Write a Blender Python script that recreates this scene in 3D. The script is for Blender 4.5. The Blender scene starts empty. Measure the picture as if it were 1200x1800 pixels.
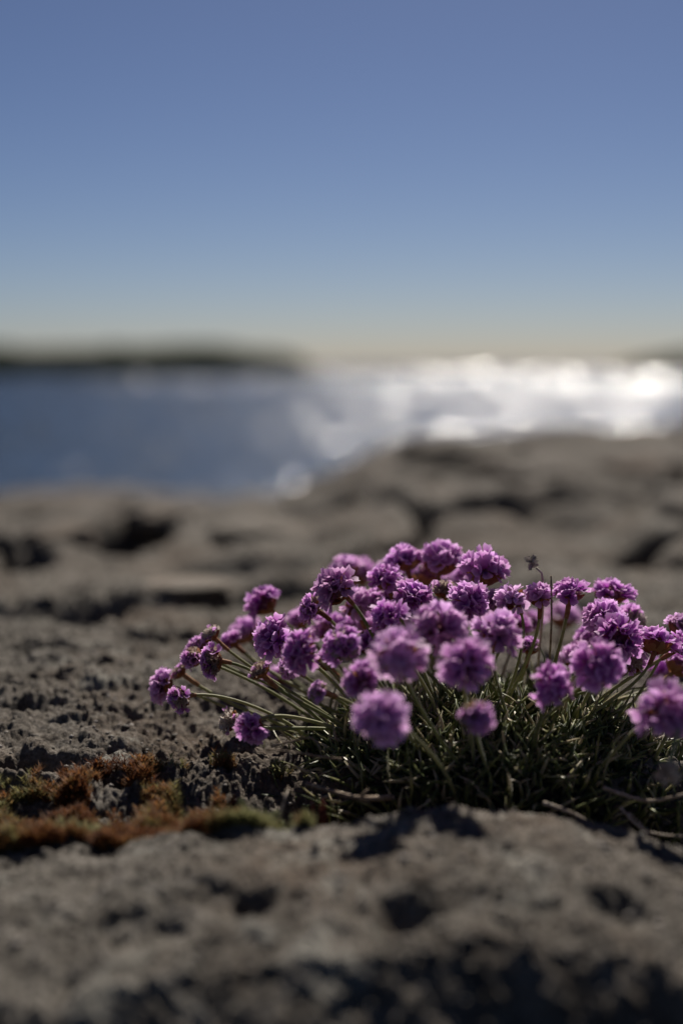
import bpy, math, random
import numpy as np
from mathutils import Vector, Matrix, Quaternion

# ---------------------------------------------------------------- camera, sky, sun
sc = bpy.context.scene
COL = sc.collection
R = math.radians
CAM_H, FPX, HORIZON = 0.228, 2500.0, 645.0
PITCH = math.atan((900 - HORIZON) / FPX)

cam_d = bpy.data.cameras.new('camera')
cam_d.sensor_fit = 'HORIZONTAL'
cam_d.sensor_width = 24.0
cam_d.lens = 50.0
cam_d.clip_start = 0.02
cam_d.clip_end = 60000.0
cam_d.dof.use_dof = True
cam_d.dof.focus_distance = 0.735
cam_d.dof.aperture_fstop = 2.55
cam_d.dof.aperture_blades = 0
cam = bpy.data.objects.new('camera', cam_d)
COL.objects.link(cam)
cam.location = (0, 0, CAM_H)
cam.rotation_euler = (math.pi / 2 - PITCH, 0, 0)
sc.camera = cam

SUN_EL, SUN_AZ = R(46), R(8)          # azimuth measured from +Y towards +X
world = bpy.data.worlds.new('World')
sc.world = world
world.use_nodes = True
wn, wl = world.node_tree.nodes, world.node_tree.links
sky = wn.new('ShaderNodeTexSky')
sky.sky_type = 'NISHITA'
sky.sun_disc = False
sky.sun_elevation = SUN_EL
sky.sun_rotation = SUN_AZ
sky.altitude = 0
sky.air_density = 0.68
sky.dust_density = 0.5
sky.ozone_density = 2.0
gam = wn.new('ShaderNodeGamma'); gam.inputs[1].default_value = 1.3
wl.new(sky.outputs[0], gam.inputs[0])
tin = wn.new('ShaderNodeMix'); tin.data_type = 'RGBA'; tin.blend_type = 'MULTIPLY'; tin.inputs[0].default_value = 1.0
tin.inputs[7].default_value = (0.37, 0.365, 0.40, 1)
wl.new(gam.outputs[0], tin.inputs[6])
wl.new(tin.outputs[2], wn['Background'].inputs[0])
wn['Background'].inputs[1].default_value = 0.05

sun_d = bpy.data.lights.new('sun', 'SUN')
sun_d.energy = 5.0
sun_d.angle = R(0.53)
sun_d.color = (1.0, 0.93, 0.84)
sun = bpy.data.objects.new('sun', sun_d)
COL.objects.link(sun)
sun_dir = Vector((math.sin(SUN_AZ) * math.cos(SUN_EL), math.cos(SUN_AZ) * math.cos(SUN_EL), math.sin(SUN_EL)))
sun.rotation_euler = sun_dir.to_track_quat('Z', 'Y').to_euler()

sc.view_settings.view_transform = 'Standard'
sc.view_settings.look = 'None'
sc.view_settings.gamma = 1
sc.view_settings.exposure = 0.3
sc.view_settings.use_curve_mapping = False
sc.cycles.use_denoising = True
sc.cycles.max_bounces = 8
sc.cycles.transmission_bounces = 4
sc.cycles.sample_clamp_indirect = 6
sc.cycles.sample_clamp_direct = 150

rng = random.Random(7)
nrg = np.random.default_rng(11)

# ---------------------------------------------------------------- helpers
def pix(px, py, Y):
    """Point at world depth Y on the ray through a photo pixel."""
    a, b = (px - 600) / FPX, (900 - py) / FPX
    s, c = math.sin(PITCH), math.cos(PITCH)
    d = Vector((a, c + b * s, -s + b * c))
    return Vector((0, 0, CAM_H)) + d * (Y / d.y)

def link(name, me, parent=None, mat=None):
    o = bpy.data.objects.new(name, me)
    COL.objects.link(o)
    if mat is not None and me is not None and not me.materials:
        me.materials.append(mat)
    if parent is not None:
        o.parent = parent
    return o

def tag(o, label=None, cat=None, group=None, kind=None):
    if label: o['label'] = label
    if cat: o['category'] = cat
    if group: o['group'] = group
    if kind: o['kind'] = kind
    return o

def empty(name, loc=(0, 0, 0)):
    o = bpy.data.objects.new(name, None)
    o.empty_display_size = 0.01
    COL.objects.link(o)
    o.location = loc
    return o

def np_mesh(name, V, F, smooth=True, attr=None):
    """V (n,3); F (m,k) int array, k = 3 or 4"""
    V = np.asarray(V, dtype=np.float32); F = np.asarray(F, dtype=np.int32)
    me = bpy.data.meshes.new(name)
    k = F.shape[1]
    me.vertices.add(len(V)); me.vertices.foreach_set('co', V.ravel())
    me.loops.add(F.size); me.loops.foreach_set('vertex_index', F.ravel())
    me.polygons.add(len(F))
    me.polygons.foreach_set('loop_start', np.arange(0, F.size, k, dtype=np.int32))
    if smooth:
        me.polygons.foreach_set('use_smooth', np.ones(len(F), dtype=bool))
    if attr:
        for nm, vals in attr.items():
            a = me.attributes.new(nm, 'FLOAT', 'POINT')
            a.data.foreach_set('value', np.asarray(vals, dtype=np.float32))
    me.update(calc_edges=True)
    me.validate()
    return me

def py_mesh(name, V, F, smooth=True, attr=None):
    me = bpy.data.meshes.new(name)
    me.from_pydata([tuple(v) for v in V], [], F)
    if smooth:
        me.polygons.foreach_set('use_smooth', [True] * len(me.polygons))
    if attr:
        for nm, vals in attr.items():
            a = me.attributes.new(nm, 'FLOAT', 'POINT')
            a.data.foreach_set('value', vals)
    me.update()
    return me

def tube(V, F, pts, radii, sides=6, cap=True):
    """append a tube along pts to V,F"""
    b0 = len(V)
    n = len(pts)
    up = Vector((0.3, 0.5, 0.8))
    prev = None
    for i in range(n):
        t = (pts[min(i + 1, n - 1)] - pts[max(i - 1, 0)]).normalized()
        if prev is None:
            x = t.orthogonal().normalized()
        else:
            x = (prev - t * prev.dot(t))
            x = x.normalized() if x.length > 1e-6 else t.orthogonal().normalized()
        prev = x
        y = t.cross(x)
        for k in range(sides):
            a = 2 * math.pi * k / sides
            V.append(pts[i] + (x * math.cos(a) + y * math.sin(a)) * radii[i])
    for i in range(n - 1):
        for k in range(sides):
            k2 = (k + 1) % sides
            F.append((b0 + i * sides + k, b0 + i * sides + k2, b0 + (i + 1) * sides + k2, b0 + (i + 1) * sides + k))
    if cap:
        F.append(tuple(b0 + k for k in reversed(range(sides))))
        F.append(tuple(b0 + (n - 1) * sides + k for k in range(sides)))

def bezier(p0, p1, p2, p3, n):
    out = []
    for i in range(n + 1):
        t = i / n
        s = 1 - t
        out.append(p0 * s**3 + p1 * (3 * s * s * t) + p2 * (3 * s * t * t) + p3 * t**3)
    return out

# numpy noise
def hsh(ix, iy, seed):
    n = (ix.astype(np.int64) * 374761393 + iy.astype(np.int64) * 668265263 + seed * 1442695041) & 0x7fffffff
    n = ((n ^ (n >> 13)) * 1274126177) & 0x7fffffff
    n = ((n ^ (n >> 16)) * 668265263) & 0x7fffffff
    return ((n ^ (n >> 15)) & 0xffffff) / float(0x1000000)

def vnoise(x, y, seed=0):
    ix, iy = np.floor(x), np.floor(y)
    fx, fy = x - ix, y - iy
    u, v = fx * fx * fx * (fx * (fx * 6 - 15) + 10), fy * fy * fy * (fy * (fy * 6 - 15) + 10)
    a, b = hsh(ix, iy, seed), hsh(ix + 1, iy, seed)
    c, d = hsh(ix, iy + 1, seed), hsh(ix + 1, iy + 1, seed)
    return (a + (b - a) * u + (c - a) * v + (a - b - c + d) * u * v) * 2 - 1

def fbm(x, y, oct=4, seed=0, gain=0.5):
    s, amp = 0.0, 1.0
    for o in range(oct):
        s = s + amp * vnoise(x * 2**o + 17.3 * o, y * 2**o - 9.1 * o, seed + o)
        amp *= gain
    return s

def worley(x, y, seed=0):
    ix, iy = np.floor(x), np.floor(y)
    f1 = np.full(np.shape(x), 9.0); f2 = f1.copy(); idv = np.zeros(np.shape(x))
    for dx in (-1, 0, 1):
        for dy in (-1, 0, 1):
            cx, cy = ix + dx, iy + dy
            px_ = cx + hsh(cx, cy, seed); py_ = cy + hsh(cx, cy, seed + 5)
            d = np.hypot(px_ - x, py_ - y)
            closer = d < f1
            f2 = np.where(closer, f1, np.minimum(f2, d))
            idv = np.where(closer, hsh(cx, cy, seed + 9), idv)
            f1 = np.where(closer, d, f1)
    return f1, f2, idv

def sstep(a, b, x):
    t = np.clip((x - a) / (b - a), 0, 1)
    return t * t * (3 - 2 * t)

# ---------------------------------------------------------------- materials
def new_mat(name):
    m = bpy.data.materials.new(name)
    m.use_nodes = True
    return m, m.node_tree.nodes, m.node_tree.links, m.node_tree.nodes['Principled BSDF']

def ramp(nodes, stops):
    r = nodes.new('ShaderNodeValToRGB')
    e = r.color_ramp.elements
    while len(e) < len(stops): e.new(0.5)
    for i, (p, c) in enumerate(stops):
        e[i].position = p
        e[i].color = (c[0], c[1], c[2], 1)
    return r

def noise(nodes, links, vec, scale, detail=4, rough=0.55):
    n = nodes.new('ShaderNodeTexNoise')
    n.inputs['Scale'].default_value = scale
    n.inputs['Detail'].default_value = detail
    n.inputs['Roughness'].default_value = rough
    links.new(vec, n.inputs['Vector'])
    return n

def mixc(nodes, links, fac, a, b, mode='MIX'):
    m = nodes.new('ShaderNodeMix'); m.data_type = 'RGBA'; m.blend_type = mode
    for sock, val in ((m.inputs[0], fac), (m.inputs[6], a), (m.inputs[7], b)):
        if hasattr(val, 'is_linked') or hasattr(val, 'links'): links.new(val, sock)
        elif isinstance(val, (int, float)): sock.default_value = val
        else: sock.default_value = (val[0], val[1], val[2], 1)
    return m.outputs[2]

def rock_mat(name, stops, tint=(0.14, 0.085, 0.048), tint_amt=0.4, grain=420.0, big=9.0):
    m, n, l, b = new_mat(name)
    geo = n.new('ShaderNodeNewGeometry').outputs['Position']
    mid = noise(n, l, geo, 70, 6, 0.65)
    fine = noise(n, l, geo, grain, 5, 0.7)
    bg = noise(n, l, geo, big, 4, 0.55)
    add = n.new('ShaderNodeMath'); add.operation = 'MULTIPLY_ADD'
    l.new(fine.outputs[0], add.inputs[0]); add.inputs[1].default_value = 0.5
    sub = n.new('ShaderNodeMath'); sub.operation = 'MULTIPLY'
    l.new(mid.outputs[0], sub.inputs[0]); sub.inputs[1].default_value = 0.5
    l.new(sub.outputs[0], add.inputs[2])
    r = ramp(n, stops)
    l.new(add.outputs[0], r.inputs[0])
    tr = ramp(n, [(0.50, (0, 0, 0)), (0.68, (tint_amt,) * 3)])
    l.new(bg.outputs[0], tr.inputs[0])
    col = mixc(n, l, tr.outputs[0], r.outputs[0], tint)
    wide = noise(n, l, geo, 1.9, 4, 0.6)
    wr = ramp(n, [(0.46, (0, 0, 0)), (0.62, (0.55,) * 3)])
    l.new(wide.outputs[0], wr.inputs[0])
    col = mixc(n, l, wr.outputs[0], col, (tint[0] * 0.62, tint[1] * 0.68, tint[2] * 0.75))
    lich = noise(n, l, geo, big * 2.3, 6, 0.7)
    lr = ramp(n, [(0.56, (0, 0, 0)), (0.64, (0.7,) * 3)])
    l.new(lich.outputs[0], lr.inputs[0])
    col = mixc(n, l, lr.outputs[0], col, (0.27, 0.26, 0.225))
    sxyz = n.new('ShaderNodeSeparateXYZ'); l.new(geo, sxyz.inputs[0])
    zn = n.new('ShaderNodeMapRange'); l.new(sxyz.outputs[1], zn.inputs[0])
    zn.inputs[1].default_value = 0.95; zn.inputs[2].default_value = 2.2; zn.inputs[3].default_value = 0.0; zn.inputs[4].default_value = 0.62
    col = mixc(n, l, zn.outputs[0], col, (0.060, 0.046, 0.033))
    # dark mineral specks
    vo = n.new('ShaderNodeTexVoronoi'); vo.inputs['Scale'].default_value = 260
    l.new(geo, vo.inputs['Vector'])
    sp = ramp(n, [(0.12, (0.35,) * 3), (0.3, (1,) * 3)])
    l.new(vo.outputs['Distance'], sp.inputs[0])
    col = mixc(n, l, 0.6, col, sp.outputs[0], 'MULTIPLY')
    l.new(col, b.inputs['Base Color'])
    b.inputs['Roughness'].default_value = 0.82
    b.inputs['Specular IOR Level'].default_value = 0.2
    bump = n.new('ShaderNodeBump'); bump.inputs['Strength'].default_value = 0.9
    bump.inputs['Distance'].default_value = 0.003
    l.new(fine.outputs[0], bump.inputs['Height'])
    l.new(bump.outputs[0], b.inputs['Normal'])
    return m

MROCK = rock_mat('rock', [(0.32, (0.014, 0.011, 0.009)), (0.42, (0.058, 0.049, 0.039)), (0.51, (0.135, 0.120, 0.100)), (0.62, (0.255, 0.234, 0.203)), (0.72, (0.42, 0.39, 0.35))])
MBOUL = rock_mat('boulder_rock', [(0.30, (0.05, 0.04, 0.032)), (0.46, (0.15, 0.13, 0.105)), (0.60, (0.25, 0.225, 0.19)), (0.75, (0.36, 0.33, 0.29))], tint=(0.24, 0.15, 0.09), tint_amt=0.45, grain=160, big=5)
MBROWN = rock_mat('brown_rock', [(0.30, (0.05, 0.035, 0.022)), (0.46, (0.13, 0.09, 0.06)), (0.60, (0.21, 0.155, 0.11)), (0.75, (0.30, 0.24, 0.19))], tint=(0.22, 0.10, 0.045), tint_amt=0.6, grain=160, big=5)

def petal_mat(name, tip, base, trans):
    m, n, l, b = new_mat(name)
    out = n['Material Output']
    at = n.new('ShaderNodeAttribute'); at.attribute_name = 'along'
    ve = n.new('ShaderNodeAttribute'); ve.attribute_name = 'vein'
    oi = n.new('ShaderNodeObjectInfo')
    r = ramp(n, [(0.0, base), (0.5, [0.68 * p + 0.32 * q for p, q in zip(base, tip)]), (0.82, tip), (1.0, [min(0.95, c * 1.2 + 0.12) for c in tip])])
    l.new(at.outputs['Fac'], r.inputs[0])
    hs = n.new('ShaderNodeHueSaturation')
    sepc = n.new('ShaderNodeSeparateColor'); l.new(oi.outputs['Color'], sepc.inputs[0])
    l.new(mixc(n, l, sepc.outputs[0], r.outputs[0], (0.86, 0.66, 0.80)), hs.inputs['Color'])
    mr = n.new('ShaderNodeMapRange'); l.new(oi.outputs['Random'], mr.inputs[0])
    mr.inputs[3].default_value = 0.475; mr.inputs[4].default_value = 0.525
    l.new(mr.outputs[0], hs.inputs['Hue'])
    mv = n.new('ShaderNodeMapRange'); l.new(oi.outputs['Random'], mv.inputs[0])
    mv.inputs[3].default_value = 1.2; mv.inputs[4].default_value = 0.8
    l.new(mv.outputs[0], hs.inputs['Value'])
    col = mixc(n, l, ve.outputs['Fac'], hs.outputs[0], (tip[0] * 0.45, tip[1] * 0.3, tip[2] * 0.5))
    l.new(col, b.inputs['Base Color'])
    b.inputs['Roughness'].default_value = 0.55
    b.inputs['Specular IOR Level'].default_value = 0.3
    tr = n.new('ShaderNodeBsdfTranslucent')
    l.new(col, tr.inputs[0])
    mx = n.new('ShaderNodeMixShader'); mx.inputs[0].default_value = trans
    l.new(b.outputs[0], mx.inputs[1]); l.new(tr.outputs[0], mx.inputs[2])
    l.new(mx.outputs[0], out.inputs[0])
    return m

MPETAL = petal_mat('petal', (0.78, 0.40, 0.78), (0.32, 0.018, 0.36), 0.52)

def thin_mat(name, cols, trans=0.3, rough=0.6, scale=600, sheen=0.0, spec=0.3):
    """thin plant tissue: noise between colours + per-object variation + some translucency"""
    m, n, l, b = new_mat(name)
    out = n['Material Output']
    co = n.new('ShaderNodeTexCoord').outputs['Object']
    ns = noise(n, l, co, scale, 3, 0.6)
    oi = n.new('ShaderNodeObjectInfo')
    at = n.new('ShaderNodeAttribute'); at.attribute_name = 'tone'
    a1 = n.new('ShaderNodeMath'); a1.operation = 'MULTIPLY_ADD'
    l.new(oi.outputs['Random'], a1.inputs[0]); a1.inputs[1].default_value = 0.35; a1.inputs[2].default_value = -0.175
    a2 = n.new('ShaderNodeMath'); a2.operation = 'ADD'
    l.new(a1.outputs[0], a2.inputs[0]); l.new(ns.outputs[0], a2.inputs[1])
    a3 = n.new('ShaderNodeMath'); a3.operation = 'ADD'
    l.new(a2.outputs[0], a3.inputs[0]); l.new(at.outputs['Fac'], a3.inputs[1])
    k = len(cols)
    r = ramp(n, [(0.28 + 0.44 * i / (k - 1), c) for i, c in enumerate(cols)])
    l.new(a3.outputs[0], r.inputs[0])
    l.new(r.outputs[0], b.inputs['Base Color'])
    b.inputs['Roughness'].default_value = rough
    b.inputs['Specular IOR Level'].default_value = spec
    if sheen:
        b.inputs['Sheen Weight'].default_value = sheen
        b.inputs['Sheen Roughness'].default_value = 0.4
    if trans:
        tr = n.new('ShaderNodeBsdfTranslucent'); l.new(r.outputs[0], tr.inputs[0])
        mx = n.new('ShaderNodeMixShader'); mx.inputs[0].default_value = trans
        l.new(b.outputs[0], mx.inputs[1]); l.new(tr.outputs[0], mx.inputs[2])
        l.new(mx.outputs[0], out.inputs[0])
    return m

MSTEM = thin_mat('stem', [(0.17, 0.19, 0.065), (0.28, 0.29, 0.11), (0.36, 0.34, 0.16)], 0.3, 0.55, 300, sheen=0.5)
MSHEATH = thin_mat('sheath', [(0.16, 0.06, 0.025), (0.30, 0.13, 0.055), (0.40, 0.24, 0.11)], 0.25, 0.6, 500)
MBRACT = thin_mat('bract', [(0.20, 0.06, 0.03), (0.34, 0.13, 0.05), (0.46, 0.25, 0.11)], 0.4, 0.55, 500)
MCALYX = thin_mat('calyx', [(0.24, 0.08, 0.12), (0.38, 0.17, 0.22), (0.50, 0.33, 0.32)], 0.4, 0.6, 700)
MPAPER = thin_mat('papery_calyx', [(0.30, 0.20, 0.15), (0.52, 0.43, 0.36), (0.68, 0.62, 0.56)], 0.35, 0.7, 500)
MDEAD = thin_mat('dead_grey', [(0.10, 0.09, 0.08), (0.24, 0.22, 0.19), (0.42, 0.39, 0.35)], 0.15, 0.8, 600)
MLEAF = thin_mat('leaf', [(0.045, 0.066, 0.016), (0.125, 0.155, 0.042), (0.25, 0.25, 0.09), (0.48, 0.41, 0.27)], 0.3, 0.42, 120, sheen=0.15, spec=0.4)
MTWIG = thin_mat('twig', [(0.16, 0.11, 0.07), (0.32, 0.25, 0.18), (0.48, 0.42, 0.34)], 0.0, 0.8, 400)
MMOSS = thin_mat('moss', [(0.09, 0.032, 0.014), (0.21, 0.082, 0.028), (0.24, 0.125, 0.048), (0.20, 0.165, 0.062), (0.27, 0.265, 0.12)], 0.45, 0.7, 60)
MSEDUM = thin_mat('red_leaf', [(0.12, 0.025, 0.012), (0.22, 0.06, 0.03), (0.30, 0.12, 0.07)], 0.2, 0.4, 200)
MPALE = thin_mat('pale_moss', [(0.20, 0.22, 0.08), (0.32, 0.34, 0.17), (0.42, 0.43, 0.27)], 0.3, 0.8, 300)
MGRIT = thin_mat('grit', [(0.025, 0.02, 0.016), (0.07, 0.06, 0.048), (0.13, 0.115, 0.095), (0.26, 0.235, 0.21)], 0.0, 0.75, 500)
MSOIL = thin_mat('soil', [(0.015, 0.011, 0.008), (0.035, 0.026, 0.018), (0.08, 0.06, 0.04)], 0.0, 0.95, 300)

# ---------------------------------------------------------------- rock ground
CX, CY, CRX, CRY, CHT = 0.080, 0.742, 0.124, 0.090, 0.047     # leaf cushion
LIP_PX = np.array([-400, 0, 120, 190, 240, 560, 640, 700, 800, 900, 1000, 1100, 1200, 1500])
LIP_PY = np.array([1530, 1522, 1515, 1520, 1492, 1462, 1460, 1446, 1436, 1446, 1452, 1472, 1502, 1560])
LIP_X = (LIP_PX - 600) / FPX * 0.6
LIP_H = CAM_H - (LIP_PY - HORIZON) / FPX * 0.6

PITS = [  # px, py, depth Y, half width, half length, depth  (hollows seen in the front slab and the back slab)
    (720, 1685, 0.503, 0.013, 0.012, 0.011), (1090, 1655, 0.513, 0.013, 0.010, 0.009), (260, 1640, 0.51, 0.018, 0.009, 0.006),
    (370, 1605, 0.53, 0.010, 0.008, 0.007), (830, 1470, 0.585, 0.016, 0.006, 0.008), (440, 1640, 0.52, 0.010, 0.008, 0.008),
    (690, 1465, 0.588, 0.012, 0.007, 0.008),
    (40, 1350, 0.715, 0.026, 0.012, 0.012), (130, 1335, 0.72, 0.014, 0.008, 0.007), (230, 1322, 0.735, 0.030, 0.007, 0.006),
    (150, 1235, 0.83, 0.016, 0.008, 0.006), (60, 1265, 0.80, 0.03, 0.008, 0.006), (205, 1270, 0.79, 0.012, 0.008, 0.006),
    (150, 1185, 0.90, 0.012, 0.012, 0.006), (195, 1195, 0.89, 0.009, 0.008, 0.006), (60, 1150, 0.96, 0.03, 0.012, 0.008),
    (85, 1225, 0.85, 0.012, 0.008, 0.005),
    (155, 1080, 1.10, 0.024, 0.05, 0.05), (90, 1155, 0.96, 0.02, 0.010, 0.008),
    (225, 965, 1.62, 0.045, 0.09, 0.10), (20, 1005, 1.45, 0.035, 0.08, 0.08), (695, 915, 1.95, 0.05, 0.10, 0.05),
    (60, 1040, 1.26, 0.05, 0.03, 0.02), (300, 1120, 1.02, 0.04, 0.02, 0.012), (430, 1010, 1.4, 0.09, 0.06, 0.03),
    (560, 905, 2.0, 0.2, 0.1, 0.04), (1010, 960, 1.7, 0.12, 0.1, 0.04), (860, 905, 2.1, 0.2, 0.1, 0.04),
]
PITW = [(pix(a, b, c), w, l_, d, 1.5 if c < 1 else 2.6) for a, b, c, w, l_, d in PITS]

def base_height(x, y):
    x = np.asarray(x, dtype=float); y = np.asarray(y, dtype=float)
    # front slab
    lip_h = np.interp(x, LIP_X, LIP_H)
    right = sstep(-0.05, 0.10, x)
    front = lip_h - 0.02 * np.clip(0.6 - y, 0, 9) - (0.62 + 0.30 * right) * np.clip(0.477 + 0.006 * right + 0.006 * vnoise(x * 40, y * 0, 77) - y, 0, 9) - 0.15 * np.clip(0.54 - y, 0, 9)
    front = np.maximum(front, -0.25)
    # back slab and the slope down to the sea
    back = np.interp(y, [0.3, 0.66, 0.70, 0.85, 1.2, 2.0, 3.0, 4.0, 6.0, 9.0, 14, 24, 60],
                        [0.0, 0.012, 0.022, 0.040, 0.030, 0.010, -0.055, -0.15, -0.44, -1.0, -2.0, -3.8, -8])
    u = x / np.maximum(y, 0.2)
    knoll = sstep(-0.035, 0.05, u + 0.012 * vnoise(y * 0.9, u * 9, 3)) * np.exp(-((y - 3.9) / 1.7)**2)
    back = back + 0.155 * knoll + 0.05 * sstep(0.19, 0.26, u) * np.exp(-((y - 4.2) / 1.2)**2)
    # the crevice the clump grows in: deep on the right, a shallow mossy dip on the left
    deep = sstep(-0.055, 0.005, x)
    wob = 0.010 * fbm(x * 14, y * 0 + 3.7, 3, 21)
    e1, e2 = 0.600 + wob, 0.682 + 0.012 * fbm(x * 17, y * 0 + 1.2, 3, 31)
    t = sstep(e1 + 0.012, e2, y)
    h = front * (1 - t) + back * t
    dip = sstep(e1, e1 + 0.014, y) * (1 - sstep(e2 - 0.02, e2 + 0.012, y))
    h = h - dip * (0.008 + 0.040 * deep)
    for p, w, l_, d, ex in PITW:
        h = h - d * np.exp(-(((x - p.x) / w)**2 + ((y - p.y) / l_)**2)**ex)
    return h

def height(x, y):
    x = np.asarray(x, dtype=float); y = np.asarray(y, dtype=float)
    r = np.hypot(x, y)
    h = base_height(x, y)
    far = sstep(0.9, 2.2, r)
    h = h + 0.006 * fbm(x * 13, y * 13, 4, 40) * (1 - 0.5 * far) * (0.35 + 0.65 * sstep(0.58, 0.68, y))
    h = h + far * (0.030 * fbm(x * 1.7, y * 1.7, 4, 50))
    # slabby steps with cracks further back
    f1, f2, idv = worley(x * 2.6 + 0.3 * vnoise(x * 5, y * 5, 5), y * 1.7, 60)
    h = h + sstep(0.85, 1.4, r) * ((idv - 0.5) * 0.026 - 0.040 * (1 - sstep(0.0, 0.10, f2 - f1)))
    mid = sstep(0.95, 1.4, r) * (1 - sstep(6, 12, r))
    h = h + mid * (0.016 * np.abs(fbm(x * 5.5, y * 4.5, 3, 55)) - 0.008 + 0.006 * fbm(x * 16, y * 14, 3, 57))
    # crumbly grain, clumped
    near = (1 - sstep(1.1, 2.4, r)) * (0.55 + 0.45 * sstep(0.58, 0.66, y))
    n1 = 0.5 + 0.5 * vnoise(x * 33, y * 33, 70)
    f1, f2, idv = worley(x * 260, y * 260, 80)
    h = h + near * (0.0008 + 0.0015 * n1) * (1 - np.clip(f1, 0, 1)**1.2 * 1.5 + 1.4 * (idv - 0.5))
    f1, f2, idv = worley(x * 95 + 0.4 * vnoise(x * 210, y * 210, 6), y * 95, 90)
    h = h + near * 0.0022 * (0.3 + 0.7 * n1) * (0.6 - np.clip(f1, 0, 1)**1.2 + 1.2 * (idv - 0.5))
    h = h + near * 0.0025 * fbm(x * 80, y * 80, 4, 100, 0.6)
    return h

ang = np.concatenate([np.linspace(-100, -22, 50)[:-1], np.linspace(-22, 22, 760), np.linspace(22, 100, 50)[1:]]) * math.pi / 180
rad = np.concatenate([np.geomspace(0.06, 0.40, 30)[:-1], np.geomspace(0.40, 1.25, 620)[:-1], np.geomspace(1.25, 6.0, 220)[:-1], np.geomspace(6.0, 60, 50)])
A, RR = np.meshgrid(ang, rad)
gx, gy = RR * np.sin(A), RR * np.cos(A)
gz = height(gx, gy)
na, nr = len(ang), len(rad)
idx = np.arange(na * nr).reshape(nr, na)
quads = np.stack([idx[:-1, :-1], idx[:-1, 1:], idx[1:, 1:], idx[1:, :-1]], -1).reshape(-1, 4)
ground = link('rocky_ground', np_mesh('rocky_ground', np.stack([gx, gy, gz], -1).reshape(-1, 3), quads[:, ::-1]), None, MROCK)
tag(ground, 'grey brown weathered granite shore running down to the sea', kind='structure')

def hgt(x, y): return float(height(np.array([x]), np.array([y]))[0])

# ---------------------------------------------------------------- sea and headlands
SEA = -2.9
m, n, l, b = new_mat('sea_water')
geo = n.new('ShaderNodeNewGeometry').outputs['Position']
b.inputs['Base Color'].default_value = (0.010, 0.028, 0.055, 1)
b.inputs['Roughness'].default_value = 0.21
b.inputs['IOR'].default_value = 1.33
n1 = noise(n, l, geo, 1.6, 3, 0.6); n2 = noise(n, l, geo, 6.0, 2, 0.6)
ad = n.new('ShaderNodeMath'); ad.operation = 'MULTIPLY_ADD'
l.new(n2.outputs[0], ad.inputs[0]); ad.inputs[1].default_value = 0.30; l.new(n1.outputs[0], ad.inputs[2])
bp = n.new('ShaderNodeBump'); bp.inputs['Strength'].default_value = 1.0; bp.inputs['Distance'].default_value = 0.05
l.new(ad.outputs[0], bp.inputs['Height']); l.new(bp.outputs[0], b.inputs['Normal'])
MSEA = m
sa_ = np.concatenate([np.linspace(-80, -20, 60)[:-1], np.linspace(-20, 20, 520), np.linspace(20, 80, 60)[1:]]) * math.pi / 180
sr_ = np.concatenate([np.geomspace(9, 30, 90)[:-1], np.geomspace(30, 700, 1250)[:-1], np.geomspace(700, 3500, 300)[:-1], np.geomspace(3500, 40000, 30)])
SA, SR = np.meshgrid(sa_, sr_)
LR = np.log(SR)
amp = 0.00112 * SR * (1 + 0.35 * sstep(80, 350, SR)) * (1 + 0.25 * fbm(SA * 12, LR * 18, 2, 520)) * (1 - sstep(900, 4000, SR))
SZ = SEA + amp * (fbm(SA * 80 + 0.8 * vnoise(SA * 9, LR * 9, 501), LR * 200, 2, 500, 0.42))
si = np.arange(SA.size).reshape(SA.shape)
sq = np.stack([si[:-1, :-1], si[:-1, 1:], si[1:, 1:], si[1:, :-1]], -1).reshape(-1, 4)[:, ::-1]
tag(link('sea', np_mesh('sea', np.stack([SR * np.sin(SA), SR * np.cos(SA), SZ], -1).reshape(-1, 3), sq), None, MSEA),
    'blue sea glittering in the sun', kind='structure')

m, n, l, b = new_mat('headland')
geo = n.new('ShaderNodeNewGeometry').outputs['Position']
ns = noise(n, l, geo, 0.12, 5, 0.6)
r_ = ramp(n, [(0.35, (0.008, 0.011, 0.007)), (0.55, (0.018, 0.021, 0.012)), (0.72, (0.05, 0.045, 0.035))])
l.new(ns.outputs[0], r_.inputs[0]); l.new(r_.outputs[0], b.inputs['Base Color'])
b.inputs['Roughness'].default_value = 0.95
b.inputs['Specular IOR Level'].default_value = 0.0
MHEAD = m

def land(name, label, x0, x1, Y, depth, prof, seed):
    """low coastal land; prof = heights above the sea along x"""
    nx, ny = 260, 40
    X, Yg = np.meshgrid(np.linspace(x0, x1, nx), np.linspace(0, 1, ny))
    top = np.interp(X, prof[0], prof[1])
    cross = np.sin(np.pi * np.clip(Yg, 0, 1))**0.6
    Z = top * cross * (0.92 + 0.08 * fbm(X / 14, Yg * 6, 4, seed)) + 0.5 * fbm(X / 4, Yg * 22, 3, seed + 4) * cross
    Yw = Y + depth * Yg + 9 * fbm(X / 30, Yg * 0 + 0.5, 3, seed + 9)
    Z = np.where((Yg == 0) | (Yg == 1), -2.0, Z) + SEA
    i = np.arange(X.size).reshape(X.shape)
    q = np.stack([i[:-1, :-1], i[:-1, 1:], i[1:, 1:], i[1:, :-1]], -1).reshape(-1, 4)
    tag(link(name, np_mesh(name, np.stack([X, Yw, Z], -1).reshape(-1, 3), q), None, MHEAD), label, kind='structure')

land('headland', 'low dark wooded headland across the water', -420, -9, 460, 120,
     ([-420, -110, -60, -40, -25, -15, -9], [11.0, 10.8, 11.0, 10.6, 9.4, 7.0, 0.5]), 200)
land('islet', 'dark rocky islet beyond the sunlit water', 104, 330, 480, 110,
     ([104, 110, 122, 180, 330], [0.5, 5.0, 8.5, 11.0, 11.0]), 240)

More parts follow.
